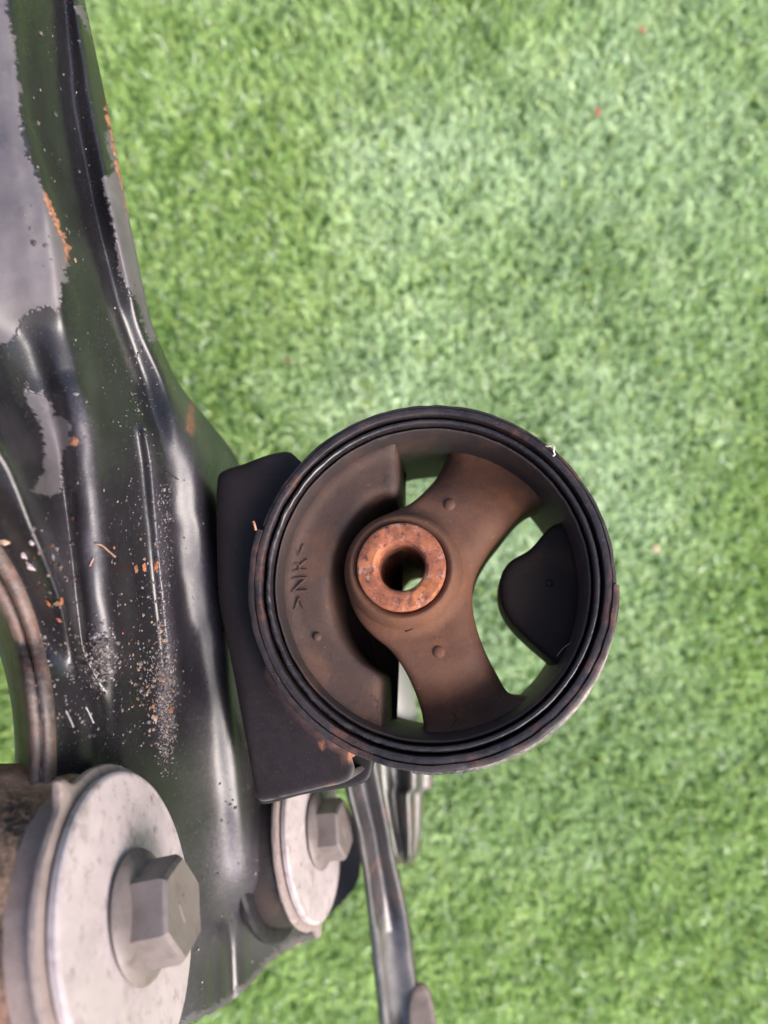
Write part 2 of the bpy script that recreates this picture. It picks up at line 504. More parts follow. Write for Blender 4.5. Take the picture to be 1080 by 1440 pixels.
def refine(row):
    """adds the left shoulder of the left ridge and the right shoulder of the right ridge"""
    y, p = row; p = [tuple(map(float, q)) for q in p]
    hh, a, v, e, f_, c, r = p[4:]
    k = float(sstep(y, 470, 560) * (1 - sstep(y, 915, 985)))      # left ridge present
    k2 = float(sstep(y, 560, 640) * (1 - sstep(y, 1240, 1290)))   # right ridge present
    k3 = float(sstep(y, 440, 540) * (1 - sstep(y, 930, 1010)))
    L = lambda u, w, t: (u[0] + (w[0] - u[0]) * t, u[1] + (w[1] - u[1]) * t)
    al = L(((hh[0] + a[0]) / 2, (hh[1] + a[1]) / 2), (a[0] - 19, a[1] - .6), k)
    hh = L(hh, (min(hh[0], a[0] - 36), a[1] + 1.6), k)
    a = L(a, (a[0] + 9, a[1] + .9), k)
    mid = L(a, e, .5)
    v = L(v, (mid[0], mid[1] + 2.0), k3) if y > 460 else L(v, (v[0], (a[1] + e[1]) / 2 + 1), .75)
    cr = L(L(c, r, .35), (c[0] + 13, c[1] + 1.6), k2)
    c = L(c, (c[0] - 13, c[1] - .6), k2)
    f_ = L(f_, (f_[0] + 2, c[1] - 2.6 - 3.4 * float(sstep(y, 880, 980))), k2)
    q = p[:4] + [hh, al, a, v, e, f_, c, cr, r]
    for i in range(6, 0, -1):
        if q[i][0] > q[i + 1][0] - 6: q[i] = (q[i + 1][0] - 6, q[i][1])
    return (y, q)
ROWS = [refine(r) for r in ROWS]
def pchip(xs, ys, xq):
    xs = np.asarray(xs, float); ys = np.asarray(ys, float)
    h = np.diff(xs); dl = np.diff(ys) / h
    m = np.zeros_like(xs)
    m[0], m[-1] = dl[0], dl[-1]
    for i in range(1, len(xs) - 1):
        if dl[i - 1] * dl[i] > 0:
            w1, w2 = 2 * h[i] + h[i - 1], h[i] + 2 * h[i - 1]
            m[i] = (w1 + w2) / (w1 / dl[i - 1] + w2 / dl[i])
    k = np.clip(np.searchsorted(xs, xq) - 1, 0, len(xs) - 2)
    t = (xq - xs[k]) / h[k]
    return ((2*t**3 - 3*t**2 + 1) * ys[k] + (t**3 - 2*t**2 + t) * h[k] * m[k] + (-2*t**3 + 3*t**2) * ys[k+1] + (t**3 - t**2) * h[k] * m[k+1])

def gauss(A, s, ax):
    r = int(3 * s) + 1
    k = np.exp(-.5 * (np.arange(-r, r + 1) / s) ** 2); k /= k.sum()
    P = np.pad(A, [(r, r) if i == ax else (0, 0) for i in range(2)], mode='edge')
    out = np.zeros_like(A)
    for i, kk in enumerate(k):
        out += kk * (P[i:i + A.shape[0]] if ax == 0 else P[:, i:i + A.shape[1]])
    return out

PYS = np.arange(-140, 1500.1, 4.0)
rp = [r[0] for r in ROWS]
ncp = len(ROWS[0][1])
CPX = np.stack([gauss(np.interp(PYS, rp, [r[1][k][0] for r in ROWS])[:, None], 4, 0)[:, 0] for k in range(ncp)], 1)
CPZ = np.stack([gauss(np.interp(PYS, rp, [r[1][k][1] for r in ROWS])[:, None], 4, 0)[:, 0] for k in range(ncp)], 1)
# raster of the depth over a regular photo grid
GX = np.arange(-320, 470.1, 2.0)
ZG = np.zeros((len(PYS), len(GX)))
for j in range(len(PYS)):
    ZG[j] = pchip(CPX[j], CPZ[j], np.clip(GX, CPX[j, 0], CPX[j, -1] + 30)) * K / 1000
ZG = gauss(ZG, 2.2, 1)
gx2, gy2 = np.meshgrid(GX, PYS)
def ridge(pts, w, amp, y0, y1, f0=25, f1=14):
    """a pressed swage of rounded section along pts, amp mm proud"""
    c = np.interp(gy2, [p[1] for p in pts], [p[0] for p in pts])
    return amp / 1000 * np.exp(-((gx2 - c) / w) ** 2) * sstep(gy2, y0, y0 + f0) * (1 - sstep(gy2, y1 - f1, y1 + f1))
R_A = [(108, 540), (119, 600), (128, 700), (136, 800), (149, 930)]
R_B = [(204, 590), (213, 650), (226, 780), (238, 900), (244, 960)]
R_C = [(243, 555), (252, 620), (265, 700), (284, 800), (300, 920), (310, 1000), (325, 1100), (335, 1200), (339, 1270)]
ZG -= ridge(R_A, 26, 1.2, 520, 925) + ridge(R_B, 10, 3.8, 585, 955) + ridge(R_C, 24, 1.0, 550, 1262, 40, 10)
ZG += ridge([(320, 1285), (324, 1340), (330, 1500)], 6, 3.4, 1284, 1500, 14) - ridge([(338, 1285), (342, 1340), (348, 1500)], 8, 1.5, 1280, 1500) - ridge([(305, 1285), (309, 1340), (314, 1500)], 7, 1.0, 1290, 1500)
# small dents and press waviness
ZG += .00045 * vnoise(gx2 / 60, gy2 / 75, 21) + .00015 * vnoise(gx2 / 22, gy2 / 31, 22)
RIGHT = CPX[:, -1]
def plate_z(px, py):
    px = np.asarray(px, float); py = np.asarray(py, float)
    i = np.clip((px - GX[0]) / 2.0, 0, len(GX) - 1.001); j = np.clip((py - PYS[0]) / 4.0, 0, len(PYS) - 1.001)
    i0, j0 = i.astype(int), j.astype(int); fi, fj = i - i0, j - j0
    return ZG[j0, i0]*(1-fi)*(1-fj) + ZG[j0, i0+1]*fi*(1-fj) + ZG[j0+1, i0]*(1-fi)*fj + ZG[j0+1, i0+1]*fi*fj

BOT_X = [-320, 180, 240, 262, 300, 330, 352, 380, 400, 420, 436, 470]
BOT_Y = [1700, 1500, 1458, 1440, 1424, 1405, 1384, 1352, 1337, 1330, 1322, 1318]
def bottom(px): return np.interp(px, BOT_X, BOT_Y)
HC, HA, HB = (-92, 1060), 150.0, 312.0      # round hole in the plate
def hole_f(px, py): return np.hypot((px - HC[0]) / HA, (py - HC[1]) / HB)

POLY_PEEL = [
 [(-330,-150),(6,-150),(9,10),(19,55),(24,100),(29,125),(28,165),(38,218),(46,232),(60,268),(74,300),(86,330),(96,352),(91,362),(100,372),(92,380),(100,396),(84,402),(88,415),(82,436),(70,431),(48,436),(34,448),(24,466),(12,482),(0,485),(-120,500),(-330,500)],
 [(36,541),(47,556),(60,553),(72,566),(78,584),(92,590),(103,596),(100,606),(96,618),(106,622),(92,632),(86,650),(90,680),(84,696),(60,699),(42,692),(60,668),(63,640),(60,608),(50,584),(40,570)],
 [(146,188),(152,215),(160,240),(143,252),(150,280),(156,300),(163,345),(168,382),(178,402),(192,425),(200,452),(208,478),(222,480),(216,440),(203,370),(188,310),(172,250),(158,180)],
 [(103,6),(116,8),(124,22),(132,50),(122,42),(110,22)],
]
def build_subframe():
    rt = root("subframe", W(250, 900, .22),
              "black pressed steel subframe with peeling grey patches and long ridges along the left edge", "car subframe")
    NU, step = 280, 2.0
    pys = np.arange(-130, 1500.1, step)
    NV = len(pys)
    right = np.interp(pys, PYS, RIGHT)
    u = np.linspace(0, 1, NU)
    # denser columns towards the visible right
    uu = u ** .72
    PX = -318 + uu[None, :] * (right[:, None] + 318)
    PY = np.repeat(pys[:, None], NU, 1)
    bt = bottom(PX) + 1.5 * vnoise(PX / 6, PX * 0, 31)
    cut = PY > bt
    PYc = np.minimum(PY, bt)
    Z = plate_z(PX, PYc)
    X = (PX - 540) * Z / 1080; Y = (720 - PYc) * Z / 1080
    V = np.stack([X, Y, H - Z], -1).reshape(-1, 3)
    hf = hole_f(PX, PYc)
    F = []
    for j in range(NV - 1):
        for i in range(NU - 1):
            if cut[j, i] and cut[j, i + 1]: continue
            if min(hf[j, i], hf[j, i + 1], hf[j + 1, i], hf[j + 1, i + 1]) < 1.0: continue
            a = j * NU + i
            F.append((a, a + NU, a + NU + 1, a + 1))
    # masks
    pts = np.stack([PX.ravel(), PYc.ravel()], 1)
    jx = 3.0 * vnoise(pts[:, 0] / 7, pts[:, 1] / 4, 41) + 3.0 * vnoise(pts[:, 0] / 3.1, pts[:, 1] / 2.1, 42)
    jy = 3.0 * vnoise(pts[:, 0] / 7, pts[:, 1] / 4, 43) + 3.0 * vnoise(pts[:, 0] / 3.1, pts[:, 1] / 2.1, 44)
    q = pts + np.stack([jx, jy], 1)
    peel = np.zeros(len(pts)); rust = np.zeros(len(pts))
    for k, p in enumerate(POLY_PEEL):
        p = np.array(p, float)
        d, ins = poly_dist(q, p)
        sdf = np.where(ins, d, -d)
        peel = np.maximum(peel, sstep(sdf, -.8, 1.2))
        if k == 0:
            rust = np.maximum(rust, sstep(-np.abs(sdf + 0), -4.5, -1) * sstep(pts[:, 1], 262, 285) * (1 - sstep(pts[:, 1], 350, 375)) * (pts[:, 0] > 45))
        if k == 1:
            rust = np.maximum(rust, sstep(-np.hypot(pts[:, 0] - 104, pts[:, 1] - 621), -8, -4))
    eb = bottom(pts[:, 0]) - pts[:, 1] + jx * 1.2
    peel = np.maximum(peel, (1 - sstep(eb, 7, 12)) * (pts[:, 0] > 225) * .8)
    rust = np.maximum(rust, (1 - sstep(eb, 5, 9)) * (pts[:, 0] > 225) * sstep(vnoise(pts[:, 0] / 14, pts[:, 1] / 14, 45), .25, .6))
    re = np.repeat(right[:, None], NU, 1).ravel() - pts[:, 0]
    rust = np.maximum(rust, (1 - sstep(re + jx, 2.0, 5.0)) * sstep(pts[:, 1], 130, 170) * (1 - sstep(pts[:, 1], 240, 330)))
    rust = np.maximum(rust, sstep(-np.hypot((pts[:, 0] - 268) / 10, (pts[:, 1] - 590) / 45) + .35 * vnoise(pts[:, 0] / 9, pts[:, 1] / 9, 46), -.9, -.2) * .45)
    # settled dust: the ridges' ends, the pockets and the lower plate
    x, y = pts[:, 0], pts[:, 1]
    dust = .35 * np.exp(-((x - 280 - (y - 850) * .1) / 26) ** 2) * sstep(y, 620, 800) * (1 - sstep(y, 1180, 1300))
    dust += .42 * sstep(y, 1110, 1260) * sstep(x, 180, 250)
    dust += .35 * np.exp(-((x - 60 - (y - 740) * .42) / 10) ** 2) * sstep(y, 560, 700) * (1 - sstep(y, 900, 950))
    dust += .25 * np.exp(-(((x - 100) / 30) ** 2 + ((y - 760) / 60) ** 2))
    dust += .42 * sstep(x, 235, 275) * (1 - sstep(y, 560, 680)) * sstep(y, 380, 520)
    ca = np.interp(y, [p[1] for p in R_A], [p[0] for p in R_A]); cb = np.interp(y, [p[1] for p in R_B], [p[0] for p in R_B]); cc = np.interp(y, [p[1] for p in R_C], [p[0] for p in R_C])  # dust along the crests, which also paints in their pale highlights
    dust += .55 * np.exp(-((x - ca) / 15) ** 2) * sstep(y, 530, 600) * (1 - sstep(y, 900, 960))
    dust += .35 * np.exp(-((x - cb) / 8) ** 2) * sstep(y, 590, 640) * (1 - sstep(y, 930, 980))
    dust += .30 * np.exp(-((x - cc) / 17) ** 2) * sstep(y, 560, 640) * (1 - .6 * sstep(y, 900, 980)) * (1 - sstep(y, 1250, 1290))
    dust += .35 * np.exp(-((x - 232) / 13) ** 2 - ((y - 985) / 55) ** 2) + .22 * np.exp(-((x - 144) / 18) ** 2 - ((y - 925) / 30) ** 2) + .2 * np.exp(-((x - cb - 4) / 8) ** 2) * sstep(y, 640, 760) * (1 - sstep(y, 960, 1000))
    dust *= .75 + .5 * vnoise(x / 40, y / 60, 47)
    sh = mk("shell", V, F, PAINT, rt, attrs={"peel": peel, "rust": rust, "dust": np.clip(dust, 0, 1)})
    md = sh.modifiers.new("sheet", 'SOLIDIFY'); md.thickness = .0024; md.offset = -1
    # deep side wall of the box section behind the right-hand edge
    ys = pys[:: 6]; e = []
    for py in ys:
        if py > bottom(np.interp(py, PYS, RIGHT)): break
        r = float(np.interp(py, PYS, RIGHT)); e.append(W(r - 2.5, py, float(plate_z(r, py)) + .0016))
    e = np.array(e); n = len(e)
    prof = [(0, 0), (-.0012, -.006), (-.012, -.03), (-.05, -.11), (-.056, -.125)]
    Vw = np.vstack([e + np.array([dx, 0, dz]) for dx, dz in prof])
    Fw = [(k * n + i, k * n + i + 1, (k + 1) * n + i + 1, (k + 1) * n + i) for k in range(len(prof) - 1) for i in range(n - 1)]
    z0 = np.zeros(len(Vw))
    sw = mk("side_wall", Vw, Fw, PAINT, rt, attrs={"peel": z0, "rust": z0, "dust": z0 + .1})
    md = sw.modifiers.new("sheet", 'SOLIDIFY'); md.thickness = .0024; md.offset = -1
    # rolled rusty collar round the hole
    na = 120; prof = [(1.12, 1.4), (1.10, -.3), (1.06, -1.2), (1.045, -.8), (1.03, 1.6), (1.01, 2.8), (.985, 1.8), (.965, 1.0), (.94, 1.2), (.925, 2.4), (.915, 5), (.86, 13), (.80, 34), (.78, 46)]
    Vc = []
    for i in range(na):
        a = 2 * math.pi * i / na
        for s, dz in prof:
            px, py = HC[0] + HA * s * math.cos(a), HC[1] + HB * s * math.sin(a)
            zz = float(plate_z(max(px, -318), min(py, 1490)))
            if px < -318: zz += (px + 318) * .00012
            Vc.append(W(px, py, zz + dz / 1000))
    P = len(prof)
    Fc = [(i * P + k, ((i + 1) % na) * P + k, ((i + 1) % na) * P + k + 1, i * P + k + 1) for i in range(na) for k in range(P - 1)]
    co = mk("collar", Vc, Fc, COLLAR, rt)
    md = co.modifiers.new("sheet", 'SOLIDIFY'); md.thickness = .0015; md.offset = 0
    # dark lug that carries the far bush
    out = smooth_closed([(432,1300),(455,1292),(482,1268),(503,1240),(508,1200),(500,1150),(430,1140),(400,1200),(405,1270)], 6)
    nn = len(out); Vl = [W(px, py, .318) for px, py in out] + [W(px, py, .332) for px, py in out]
    Fl = [tuple(range(nn)), tuple(reversed(range(nn, 2 * nn)))] + [(i, nn + i, nn + (i + 1) % nn, (i + 1) % nn) for i in range(nn)]
    fixnormals(autosmooth(mk("mount_lug", Vl, Fl, PAINT_CLEAN, rt)))
    return rt
SUB = build_subframe()

# ------------------------------------------------------------------ engine mount
Zc = .190
MC = W(603, 812, Zc)                                   # centre of the front rim
f = np.array([-.115, .215, 1.0]); f /= np.linalg.norm(f)  # axis towards the viewer
ux = np.array([1.0, 0, 0]); ux -= f * (ux @ f); ux /= np.linalg.norm(ux)
vy = np.cross(f, ux)
MOUNT = root("engine_mount", MC, "round engine mount with black steel ring, brown dusty rubber spokes and a rusty centre sleeve", "engine mount")
MOUNT.rotation_euler = Matrix((ux, vy, f)).transposed().to_euler()
def loc(px, py, d):
    """millimetre position in the mount's own plane, d mm behind its front rim, of a photo pixel"""
    o = np.array([0, 0, H]); r = W(px, py, 1.0) - o
    t = ((MC - f * d / 1000 - o) @ f) / (r @ f)
    p = o + r * t - MC
    return (float(p @ ux) * 1000, float(p @ vy) * 1000)
def locs(pts, d): return np.array([loc(x, y, d) for x, y in pts])
def mpart(name, V, F, mat, parent=None, ang=40, smooth=True, attrs=None):
    o = mk(name, np.asarray(V, float) / 1000, F, mat, parent or MOUNT, smooth, attrs, True)
    fixnormals(o)
    if ang: autosmooth(o, ang)
    return o
RO = 45.3
def arc(r, a0, a1, n=60):
    a = np.radians(np.linspace(a0, a1, n))
    return [(r * math.cos(t), r * math.sin(t)) for t in a]

def wobble(V, amp, seed, fr=14):
    a = np.arctan2(V[:, 1], V[:, 0])
    V = V.copy()
    n = vnoise(a * fr + 50, V[:, 2] * .9 + 9, seed) * amp
    V[:, 0] *= 1 + n / 45; V[:, 1] *= 1 + n / 45
    V[:, 2] += vnoise(a * fr * 1.7 + 20, V[:, 0] * 0 + 3, seed + 1) * amp
    return V

def build_mount():
    # pressed-in steel sleeve
    V, F = lathe([(44.3, -40), (44.3, -.5), (44.15, -.3), (43.6, -.22), (42.9, -.25), (42.6, -.45), (42.45, -1.2), (42.4, -8.0), (42.4, -40)], 220)
    mpart("steel_sleeve", wobble(V, .10, 61), F, PAINT_RING)
    # strap halves of the bracket that clasp the sleeve: the two ends show as steps
    ang = lambda px, py: math.degrees(math.atan2(*loc(px, py, 0)[::-1]))
    aR, aL = ang(866, 822), ang(352, 741)          # about 0 and 162 degrees
    pr_low = [(44.45, -38), (44.4, -.3), (44.5, .12), (45.3, .2), (45.8, .0), (46.05, -.7), (46.0, -9), (46.1, -38)]
    V, F = lathe(pr_low, 170, R(aL), R(360 + aR), True)
    mpart("lower_strap", wobble(V, .14, 63), F, PAINT_RING)
    V, F = lathe([(46.15, -11), (46.6, -13), (47.6, -14.4), (48.2, -14.9), (48.4, -15.3), (48.25, -16.2), (47.8, -16.6), (46.15, -17)], 120, R(aL + 100), R(354 + aR), True)
    mpart("strap_lip", wobble(V, .12, 69), F, LIP)
    pr_up = [(44.4, -38), (44.35, -.8), (44.45, -.45), (45.0, -.6), (45.25, -.95), (45.4, -1.9), (45.5, -38)]
    V, F = lathe(pr_up, 170, R(aR + .5), R(aL - 1.6), True)
    mpart("upper_strap", wobble(V, .12, 65), F, PAINT_RING)
    # moulded rubber: lips and lining
    V, F = lathe([(42.3, -47), (42.3, -7), (39.9, -7), (39.85, -3.6), (39.5, -3.0), (39.1, -3.2), (38.8, -4.2), (38.5, -6.5), (38.2, -14), (37.6, -46), (38.4, -47)], 220)
    mpart("rubber_lining", wobble(V, .10, 67), F, RUB_RING)
    V, F = lathe([(41.8, -7), (41.75, -2.0), (41.45, -1.2), (40.95, -1.05), (40.5, -1.35), (40.3, -2.2), (40.25, -7)], 420)
    # ragged and greasy on the left, clean elsewhere
    a = np.arctan2(V[:, 1], V[:, 0]); g = .07 + .24 * sstep(-np.cos(a - .35), .1, .8)
    rr = np.hypot(V[:, 0], V[:, 1])
    n1 = vnoise(a * 17 + 50, rr * 1.6, 68) + .7 * vnoise(a * 61 + 50, rr * 3, 70) + .4 * vnoise(a * 133 + 50, rr * 5, 72)
    V[:, 2] += np.where(V[:, 2] > -3, g * n1, 0); V[:, 0] *= 1 + g * n1 * .006; V[:, 1] *= 1 + g * n1 * .006
    mpart("rubber_lip", V, F, GREASE, ang=0)
    # left block
    edge = [(556,594),(556,640),(555,690),(532,695),(509,712),(489,738),(473,770),(464,810),(464,850),(475,890),(500,926),(532,952),(535,975),(536,1020),(536,1062)]
    e = locs(edge, 9)
    a0 = math.degrees(math.atan2(e[-1][1], e[-1][0])) % 360; a1 = math.degrees(math.atan2(e[0][1], e[0][0])) % 360
    o = smooth_closed(list(e[1:-1]), 1.0)
    # open curve: take the smoothed samples between first and last control point only
    kk = np.argmin(np.linalg.norm(o - e[-2], axis=1)); o = o[:kk + 1]
    outl = np.vstack([[e[0]], o, [e[-1]], arc(39.4, a0 - .5, a1 + .5, 70)])
    def zf(p, d):
        r = np.hypot(p[:, 0], p[:, 1])
        return -9.0 + .8 * sstep(r, 35, 38) + rnd(d, 2.6, 1.9) * (1 - sstep(r, 34.5, 37.5)) + .12 * vnoise(p[:, 0] / 5, p[:, 1] / 5, 71)
    V, F = region(outl, zf, -37, 1.1, loops=(.25, .6, 1.1, 1.8, 2.6, 3.4))
    blk = mpart("rubber_block", V, F, RUB_BLOCK, ang=60)
    # spoke web with the collar round the sleeve
    sp = [(640,585),(626,628),(606,673),(580,704),(548,721),(516,737),(496,764),(488,800),(490,836),(502,868),(523,893),(548,914),(570,946),(585,985),(592,1020),(594,1078),
          (680,1090),(760,1040),(800,1005),(778,992),(746,981),(719,976),(700,948),(682,914),(669,876),(664,842),(668,808),(684,776),(708,744),(730,717),(748,702),(775,690),(810,668),(790,640),(720,592)]
    s0 = np.array(loc(566, 800, 6))
    o = smooth_closed(locs(sp, 10), 1.0)
    def zs(p, d):
        r = np.hypot(p[:, 0], p[:, 1])
        rs = np.hypot(p[:, 0] - s0[0], p[:, 1] - s0[1])
        base = -9.2 - 9.0 * sstep(r, 20, 38)
        col = 4.6 * (1 - sstep(rs, 11.8, 17.5))
        # groove between collar and sleeve, soft shoulder on the side of the wide gap
        right = sstep(p[:, 0] - s0[0], 2, 16)
        z = base + rnd(d, 2.2, 2.0) * (1 - right) + rnd(d, 6.5, 5.0) * right + col
        return z + .10 * vnoise(p[:, 0] / 4, p[:, 1] / 4, 73)
    V, F = region(o, zs, -37, 1.0, loops=(.25, .6, 1.1, 1.8, 2.6, 3.6, 5.0))
    F = F[:-1]
    # open the bore for the sleeve
    V = np.asarray(V)
    mpart("rubber_spoke", V, [q for q in F if len(q) > 4 or min(np.hypot(V[list(q)][:, 0] - s0[0], V[list(q)][:, 1] - s0[1])) > 10.2], RUB_SPOKE, ang=70)
    # right bump stop
    st = [(850,705),(806,728),(776,739),(746,771),(716,790),(704,812),(704,842),(714,867),(736,893),(783,934),(812,956),(860,930),(880,820)]
    o = smooth_closed(locs(st, 15), 1.0)
    def zt(p, d): return -15 + rnd(d, 2.6, 2.0) + .1 * vnoise(p[:, 0] / 4, p[:, 1] / 4, 75)
    keep = np.hypot(o[:, 0], o[:, 1]) > 40.0
    o[keep] *= (40.0 / np.hypot(o[keep, 0], o[keep, 1]))[:, None]
    V, F = region(o, zt, -36, 1.2)
    mpart("bump_stop", V, F, RUB_STOP, ang=70)
    # rusty sleeve, own bore
    pr = [(11.25, -74), (11.25, -2.0), (11.05, -1.45), (10.6, -1.2), (7.1, -1.15), (6.5, -1.5), (6.05, -2.4), (5.95, -4), (5.95, -74)]
    V, F = lathe(pr, 96, close_profile=True)
    V = V.copy(); a = np.arctan2(V[:, 1], V[:, 0])
    V[:, 2] += np.where(V[:, 2] > -2.1, .12 * vnoise(V[:, 0] / 1.6, V[:, 1] / 1.6, 77), 0)
    V[:, 0] += s0[0]; V[:, 1] += s0[1]
    mpart("inner_sleeve", V, F, RUST, ang=30)
    # rubber lip that stands round the sleeve
    V, F = lathe([(11.3, -8), (11.5, -4.0), (11.9, -3.6), (12.5, -3.0), (13.1, -3.0), (13.7, -3.7), (14.6, -5.2), (15.5, -8.5)], 96)
    V = V + np.array([s0[0], s0[1], 0])
    mpart("sleeve_lip", V, F, RUB_SPOKE, ang=0)
    # moulding pips
    for px, py, d, par in ((632, 711, 10.2, 1), (617, 917, 10.2, 1), (446, 895, 9.2, .62), (772, 820, 15.1, .5), (818, 818, 15.1, .5)):
        c = loc(px, py, d)
        V, F = lathe([(2.0 * par, -.5), (1.75 * par, .05), (1.45 * par, .55), (1.2 * par, 1.05), (.85 * par, 1.35), (.45 * par, 1.5), (.02, 1.53)], 20)
        V = V * np.array([1.25, 1.25, par * 1.1]) + np.array([c[0], c[1], -d])
        mpart("mould_pip", V, F, (RUB_SPOKE if par == 1 else RUB_BLOCK if par > .6 else RUB_STOP), ang=0)
    # raised material mark, read from below upwards
    cu = bpy.data.curves.new("mark", 'FONT'); cu.body = ">NR<"; cu.size = 6.4; cu.extrude = .28; cu.bevel_depth = .06
    cu.align_x = 'CENTER'; cu.align_y = 'CENTER'; cu.space_character = 1.15; cu.offset = -.09
    to = bpy.data.objects.new("raised_mark", cu); COL.objects.link(to)
    me = bpy.data.meshes.new_from_object(to.evaluated_get(bpy.context.evaluated_depsgraph_get()))
    bpy.data.objects.remove(to)
    co = np.array([v.co[:] for v in me.vertices]); fs = [tuple(p.vertices) for p in me.polygons]
    bpy.data.meshes.remove(me)
    c = loc(423, 811, 9); ca, sa = math.cos(R(92)), math.sin(R(92))
    V = np.stack([c[0] + co[:, 0] * ca - co[:, 1] * sa, c[1] + co[:, 0] * sa + co[:, 1] * ca, -8.72 + co[:, 2]], 1)
    mpart("raised_mark", V, fs, RUB_BLOCK, blk, ang=20)
    # torn cut below the sleeve: a thin dark flap of rubber
    p = locs([(570, 888), (580, 885), (590, 880), (600, 878), (612, 870), (622, 866)], 8.6)
    V = []; F = []
    for i, q in enumerate(p):
        V += [(q[0] - .05, q[1] + .22, -8.3), (q[0], q[1], -7.7), (q[0] + .1, q[1] - .25, -8.4)]
    for i in range(len(p) - 1):
        if i == 2: continue
        for k in range(2): F.append((i * 3 + k, i * 3 + 3 + k, i * 3 + 4 + k, i * 3 + k + 1))
    mpart("rubber_tear", V, F, RUB_STOP, ang=0)
    # box bracket on the left
    fr = [(414,640),(404,634),(390,635),(340,649),(316,656),(304,664),(301,680),(301,760),(304,840),(317,910),(331,980),(345,1050),(357,1110),(361,1124),(368,1128),(400,1121),(455,1108),(484,1101),(495,1093),(498,1080),(494,1066)]
    d0 = 6.0
    e = locs(fr, d0)
    a0 = math.degrees(math.atan2(e[-1][1], e[-1][0])) % 360; a1 = math.degrees(math.atan2(e[0][1], e[0][0])) % 360
    o = smooth_closed(list(e), 1.4)
    kk = np.argmin(np.linalg.norm(o - e[-1], axis=1)); o = o[:kk + 1]
    outl = np.vstack([o, arc(43.9, a0 - .3, a1 + .3, 60)])
    def zb(p, d):
        left = 1 - sstep(p[:, 0], -52, -44)
        # edge distance measured only on the outside outline, not along the ring
        r = np.hypot(p[:, 0], p[:, 1])
        ring = 1 - sstep(r, 44.2, 46.5)
        z = -d0 + (rnd(d, 5.0, 2.6) * left + rnd(d, 1.4, 1.0) * (1 - left)) * (1 - ring)
        # weld bead rising to the ring
        bead = np.exp(-((r - 45.9) / 1.3) ** 2) * (1.6 + .7 * vnoise(np.arctan2(p[:, 1], p[:, 0]) * 30, r * .4, 79))
        lowl = sstep(-p[:, 1], 18, 24)
        return z + bead * (.25 + .75 * lowl)
    V, F = region(outl, zb, -44, 1.2, draft=1.0, loops=(.25, .6, 1.2, 2.0, 3.2, 5.0))
    # the lower right end of the box section is open
    V = np.asarray(V); q1 = np.array(loc(497, 1080, d0))
    F = [q for q in F if not (len(q) == 4 and np.hypot(*(V[list(q)][[0, 3], :2].mean(0) - q1)) < 2.6)]
    lip = [(362,1129),(430,1117),(497,1106),(512,1101),(520,1093),(524,1080),(526,1062),(520,1045),(470,1040),(400,1060),(370,1090)]
    lo = smooth_closed(locs(lip, 26), 1.4)
    V2, F2 = region(lo, lambda p, d: -26 + rnd(d, 1.2, .8), -28.5, 1.5)
    mpart("bracket_flange", V2, F2, PAINT_CLEAN, ang=50)
    V = np.asarray(V); d, _ = poly_dist(V[:, :2], outl)
    nz = .5 + .5 * vnoise(V[:, 0] / 1.1, V[:, 1] / 1.1, 90); ra = np.hypot(V[:, 0], V[:, 1])
    front = V[:, 2] > -12
    wear = (1 - sstep(d, .15, .7)) * front * (V[:, 1] < -40) * (ra > 45.5) * sstep(nz, .15, .5)
    rust = np.zeros(len(V))
    for px, py, rr in ((462, 1106, 1.0), (492, 1068, 1.3), (484, 1058, 1.2), (470, 1052, 1.0), (452, 1046, 1.2), (327, 917, .5)):
        c = loc(px, py, d0); rust = np.maximum(rust, (1 - sstep(np.hypot(V[:, 0] - c[0], V[:, 1] - c[1]), rr * .4, rr)) * sstep(nz, .25, .6) * front)
    bead = np.exp(-((ra - 46.2) / 1.6) ** 2) * (V[:, 1] < -22) * front
    br = mpart("bracket", V, F, PAINT_BRACKET, ang=50, attrs={"peel": wear * .9, "rust": np.maximum(rust * .85, bead * .22 * nz), "dust": bead * .8 + .12 * nz * sstep(-V[:, 1], 10, 40)})
    md = br.modifiers.new("sheet", 'SOLIDIFY'); md.thickness = .0018; md.offset = -1
build_mount()

